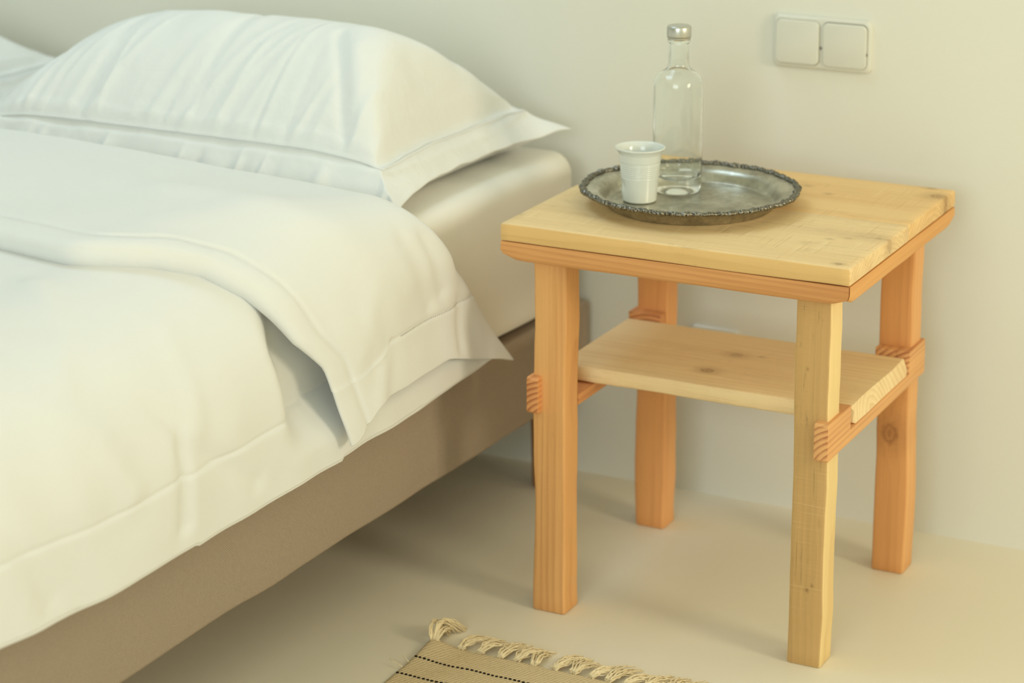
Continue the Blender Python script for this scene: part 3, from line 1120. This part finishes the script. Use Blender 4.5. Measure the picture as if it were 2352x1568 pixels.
def cup_r(r, z, a):
    # squeezed-cup dents: ribs on the left, thumb dents low down
    face = math.cos(a - math.radians(205))       # left as seen from the bed side
    if r > .0225 and z > .003:
        if .034 < z < .0535:
            w = .4 + .6 * sm(-.15, .6, face)
            ph = (z - .034) / (.0195) * 7
            r -= .0010 * w * (.5 - .5 * math.cos(2 * math.pi * ph))
        r -= .0009 * sm(.0012, 0, abs(z - .0545))
        d1 = math.exp(-((a - math.radians(226)) / .30) ** 2 - ((z - .024) / .008) ** 2)
        r -= .0018 * d1
        d2 = math.exp(-((a - math.radians(215)) / .38) ** 2 - ((z - .013) / .007) ** 2)
        r += .0009 * d2
    return r


bm = lathe_bm(outer + inner, SEG, lambda r, z, a: cup_r(r, z, a))
from_bm('porcelain_body', bm, M_porc, cup, angle=70)

# ------------------------------------------------------------------ switches and outlet on the wall


def rrect_loft(bm, rings):
    """rings: (w,h,r,depth) stacked toward the room (-Y); closed front"""
    loops = []
    for (w, h, r, dp) in rings:
        loops.append([bm.verts.new((x, -dp, z)) for x, z in rounded_rect(w, h, r, 8)])
    for a, b in zip(loops, loops[1:]):
        for k in range(len(a)):
            bm.faces.new((a[k], a[(k + 1) % len(a)], b[(k + 1) % len(a)], b[k]))
    bm.faces.new(loops[-1]); bm.faces.new(loops[0][::-1])


def wall_plate(name, cx, cz, label, cat, n, w, h, rocker, tilt=0.):
    root = empty(name, (cx, Y1, cz), label, cat)
    bm = bmesh.new()
    rrect_loft(bm, [(w, h, .010, 0), (w, h, .010, .004), (w - .002, h - .002, .0095, .0068), (w - .006, h - .006, .008, .0088), (w - .010, h - .010, .007, .0092)])
    from_bm('frame', bm, M_plastic, root, angle=50)
    bm = bmesh.new()
    for i in range(n):
        x = (i - (n - 1) / 2) * .0715
        lp = [bm.verts.new((x + a, -.0094, b)) for a, b in rounded_rect(.0672, .0652, .009, 8)]
        bm.faces.new(lp)
    from_bm('gap', bm, M_gap, root, smooth=False)
    for i in range(n):
        x = (i - (n - 1) / 2) * .0715
        bm = bmesh.new()
        rrect_loft(bm, [(.066, .064, .0085, .0095), (.066, .064, .0085, .0112), (.0645, .0625, .008, .0124), (.062, .060, .007, .0128)])
        if not rocker:
            # recessed socket well
            pass
        ob = from_bm('rocker' if rocker else 'socket_face', bm, M_plastic, root, loc=(x, 0, 0), angle=50)
        ob.rotation_euler = (math.radians(1.6 * (1 if i else -.6)) if rocker else 0, 0, 0)
    if rocker:
        for x, z in ((.0357 - .0357, -.006), (.0692, -.010)):
            bm = bmesh.new(); box_bm(bm, x - .0005, x + .0005, -.0118, -.0090, z - .0020, z + .0020)
            from_bm('notch', bm, M_gap, root, smooth=False)
    return root


wall_plate('light_switch', .2495, .7155, 'white double rocker light switch on the wall above the side table', 'light switch', 2, .150, .0775, True)
wall_plate('wall_outlet', .0930, .2290, 'white wall outlet low behind the table shelf', 'outlet', 1, .0810, .0810, False)

# ------------------------------------------------------------------ rug
t = NT('rug_weave', .95, .1)
v = t.coord()
wv = t.n('ShaderNodeTexWave', wave_type='BANDS', bands_direction='X'); wv.inputs['Scale'].default_value = 62
wv.inputs['Distortion'].default_value = 1.5; wv.inputs['Detail'].default_value = 2
mp = t.n('ShaderNodeMapping'); mp.inputs['Rotation'].default_value = (0, 0, math.radians(24)); t.l(v, mp.inputs['Vector']); t.l(mp.outputs[0], wv.inputs['Vector'])
w2 = t.n('ShaderNodeTexWave', wave_type='BANDS', bands_direction='Y'); w2.inputs['Scale'].default_value = 80
w2.inputs['Distortion'].default_value = 1.2; t.l(v, w2.inputs['Vector'])
n1 = t.noise(v, 320, 3)
f = t.math('MULTIPLY_ADD', n1, .5, t.math('MULTIPLY', t.math('ADD', wv.outputs['Fac'], w2.outputs['Fac']), .28))
M_rug = t.done(t.mix(f, srgb(182, 160, 122), srgb(238, 218, 176)), t.bump(f, .8, .0018))
M_yarn = plain('tassel_yarn', srgb(236, 218, 178), .95, .1, 200, .12)
M_black = plain('black_yarn', srgb(34, 30, 26), .95, .1, 300, .2)
RX0, RX1, RYB, RYF = -.033, .56, -.131, -1.05
rug = empty('rug', (0, 0, 0), 'beige flat woven rug with black dashed stripes and fringed end on the floor', 'rug')


def rug_z(x, y):
    e_ = sm(RX0 + .05, RX0, x) * sm(-.22, RYB, y)
    return .0045 + .0010 * nz(x * 14, y * 14, 1.) + .0022 * max(0., nz(x * 6 + 3, y * 9, 5.)) + .006 * e_


def rug_edge(x, y):
    # wavy outline
    fx = (x - RX0) / (RX1 - RX0)
    dx = .0035 * nz(y * 18, 2.) * (1 - fx) * sm(.15, .0, fx)
    dy = .0025 * nz(x * 15, 6.) * sm(-.25, RYB, y)
    return x + dx, y + dy


NXr, NYr = 180, 150
vt, vb = [], []
for i in range(NXr + 1):
    for j in range(NYr + 1):
        x = RX0 + (RX1 - RX0) * i / NXr
        y = RYF + (RYB - RYF) * (j / NYr) ** .6
        xx, yy = rug_edge(x, y)
        rim = min(1, min(x - RX0, RX1 - x, RYB - y, y - RYF) / .004)
        z = rug_z(x, y)
        vt.append((xx, yy, z - .0022 * (1 - rim))); vb.append((xx, yy, max(.0004, z - .0042)))
n = len(vt); st = NYr + 1
faces = []
for i in range(NXr):
    for j in range(NYr):
        a, b, c_, d_ = i * st + j, (i + 1) * st + j, (i + 1) * st + j + 1, i * st + j + 1
        faces.append((a, b, c_, d_)); faces.append((n + d_, n + c_, n + b, n + a))
for i in range(NXr):
    for j in (0, NYr):
        a, b = i * st + j, (i + 1) * st + j
        faces.append((a, n + a, n + b, b) if j == 0 else (b, n + b, n + a, a))
for j in range(NYr):
    for i in (0, NXr):
        a, b = i * st + j, i * st + j + 1
        faces.append((b, n + b, n + a, a) if i == 0 else (a, n + a, n + b, b))
me = bpy.data.meshes.new('woven_body'); me.from_pydata(vt + vb, [], faces)
link('woven_body', me, M_rug, rug)

rs = random.Random(12)
for ys_ in (-.1845, -.2325, -.42, -.468, -.66, -.708, -.90):
    bm = bmesh.new()
    x = RX0 + .002
    while x < RX1 - .004:
        L = rs.uniform(.0046, .0058)
        yy = ys_ + .0022 * nz(x * 22, ys_ * 9) + rs.uniform(-.0003, .0003)
        ex, ey = rug_edge(x, yy)
        mtx = Matrix.Translation((ex + L / 2, ey, rug_z(x, yy) + .0002)) @ Matrix.Rotation(rs.uniform(-.2, .2), 4, 'Z') @ Matrix.Diagonal((L / 2, .0021, .0014, 1))
        bmesh.ops.create_icosphere(bm, subdivisions=1, radius=1, matrix=mtx)
        x += L + rs.uniform(.0008, .0016)
    o = from_bm('black_stripe', bm, M_black, rug); o['kind'] = 'stuff'


def tube(bm, path, r0, r1, k=5):
    vs = []
    for i, p in enumerate(path):
        a = path[max(0, i - 1)]; b = path[min(len(path) - 1, i + 1)]
        tg = (b - a).normalized()
        s = tg.cross(Vector((0, 0, 1)))
        s = s.normalized() if s.length > 1e-4 else Vector((1, 0, 0))
        u = s.cross(tg)
        r = r0 + (r1 - r0) * i / (len(path) - 1)
        vs.append([bm.verts.new(p + (s * math.cos(2 * math.pi * q / k) + u * math.sin(2 * math.pi * q / k)) * r) for q in range(k)])
    for a, b in zip(vs, vs[1:]):
        for q in range(k):
            bm.faces.new((a[q], a[(q + 1) % k], b[(q + 1) % k], b[q]))
    bm.faces.new(vs[0]); bm.faces.new(vs[-1][::-1])


def tassel(x, ang, L, spread, seed, lift=0., n=22, curl=0.):
    r_ = random.Random(seed)
    bm = bmesh.new()
    ex, ey = rug_edge(x, RYB)
    base = Vector((ex, ey, .005))
    d = Vector((math.sin(ang), math.cos(ang), 0)); s = Vector((d.y, -d.x, 0))
    for k in range(n):
        o_ = r_.uniform(-1, 1); bend = r_.uniform(-.35, .35); l = L * r_.uniform(.72, 1.1); zz = r_.uniform(0, 1)
        path = []
        for q in range(9):
            f = q / 8
            w_ = .004 + spread * (.25 * math.sin(math.pi * min(1, f * 1.1)) + f ** 1.7)
            p = base - d * .004 + d * (l * f) + s * (o_ * w_ + bend * .012 * f * f + curl * f * f * .03 + .0012 * math.sin(q * 1.9 + k))
            p.z = .0014 + .0055 * zz * math.sin(math.pi * (.25 + .75 * f)) + .003 * (1 - f) + lift * math.sin(math.pi * f) + .0008 * math.sin(q * 2.3 + k * 1.7)
            p.z = max(.0012, p.z)
            path.append(p)
        tube(bm, path, .0011, .0006)
    # knot where the yarns are gathered at the edge
    bmesh.ops.create_icosphere(bm, subdivisions=2, radius=.0038, matrix=Matrix.Translation(base + d * .002) @ Matrix.Diagonal((1.2, 1, .9, 1)))
    return from_bm('tassel', bm, M_yarn, rug)


specs = [(-.031, -.55, .050, .010, .020, 1.2), (-.026, .30, .045, .008, .012, -.6)]
x = .012
k = 0
angs = [.10, .25, .02, .12, -.18, .30, .10, .36, .22, .40, .26, .34, .22, .38, .15, .3, .2, .35, .1, .28, .33]
while x < RX1:
    specs.append((x, angs[k % len(angs)], .050 + .008 * rs.random(), .008 + .004 * rs.random(), .004, rs.uniform(-.3, .3)))
    x += .0262 + rs.uniform(-.003, .003); k += 1
for i, (x, an, L, sp, lf, cu) in enumerate(specs):
    tassel(x, an, L, sp, 100 + i, lf, 22, cu)
# loose thread ends at the rug's side
bm = bmesh.new()
for (y, l) in ((-.215, .022), (-.198, .012)):
    tube(bm, [Vector((RX0 + .002 - l * f, y + .006 * f, .005 + .004 * f)) for f in (0, .25, .5, .75, 1)], .0008, .0005)
from_bm('loose_thread', bm, M_yarn, rug)
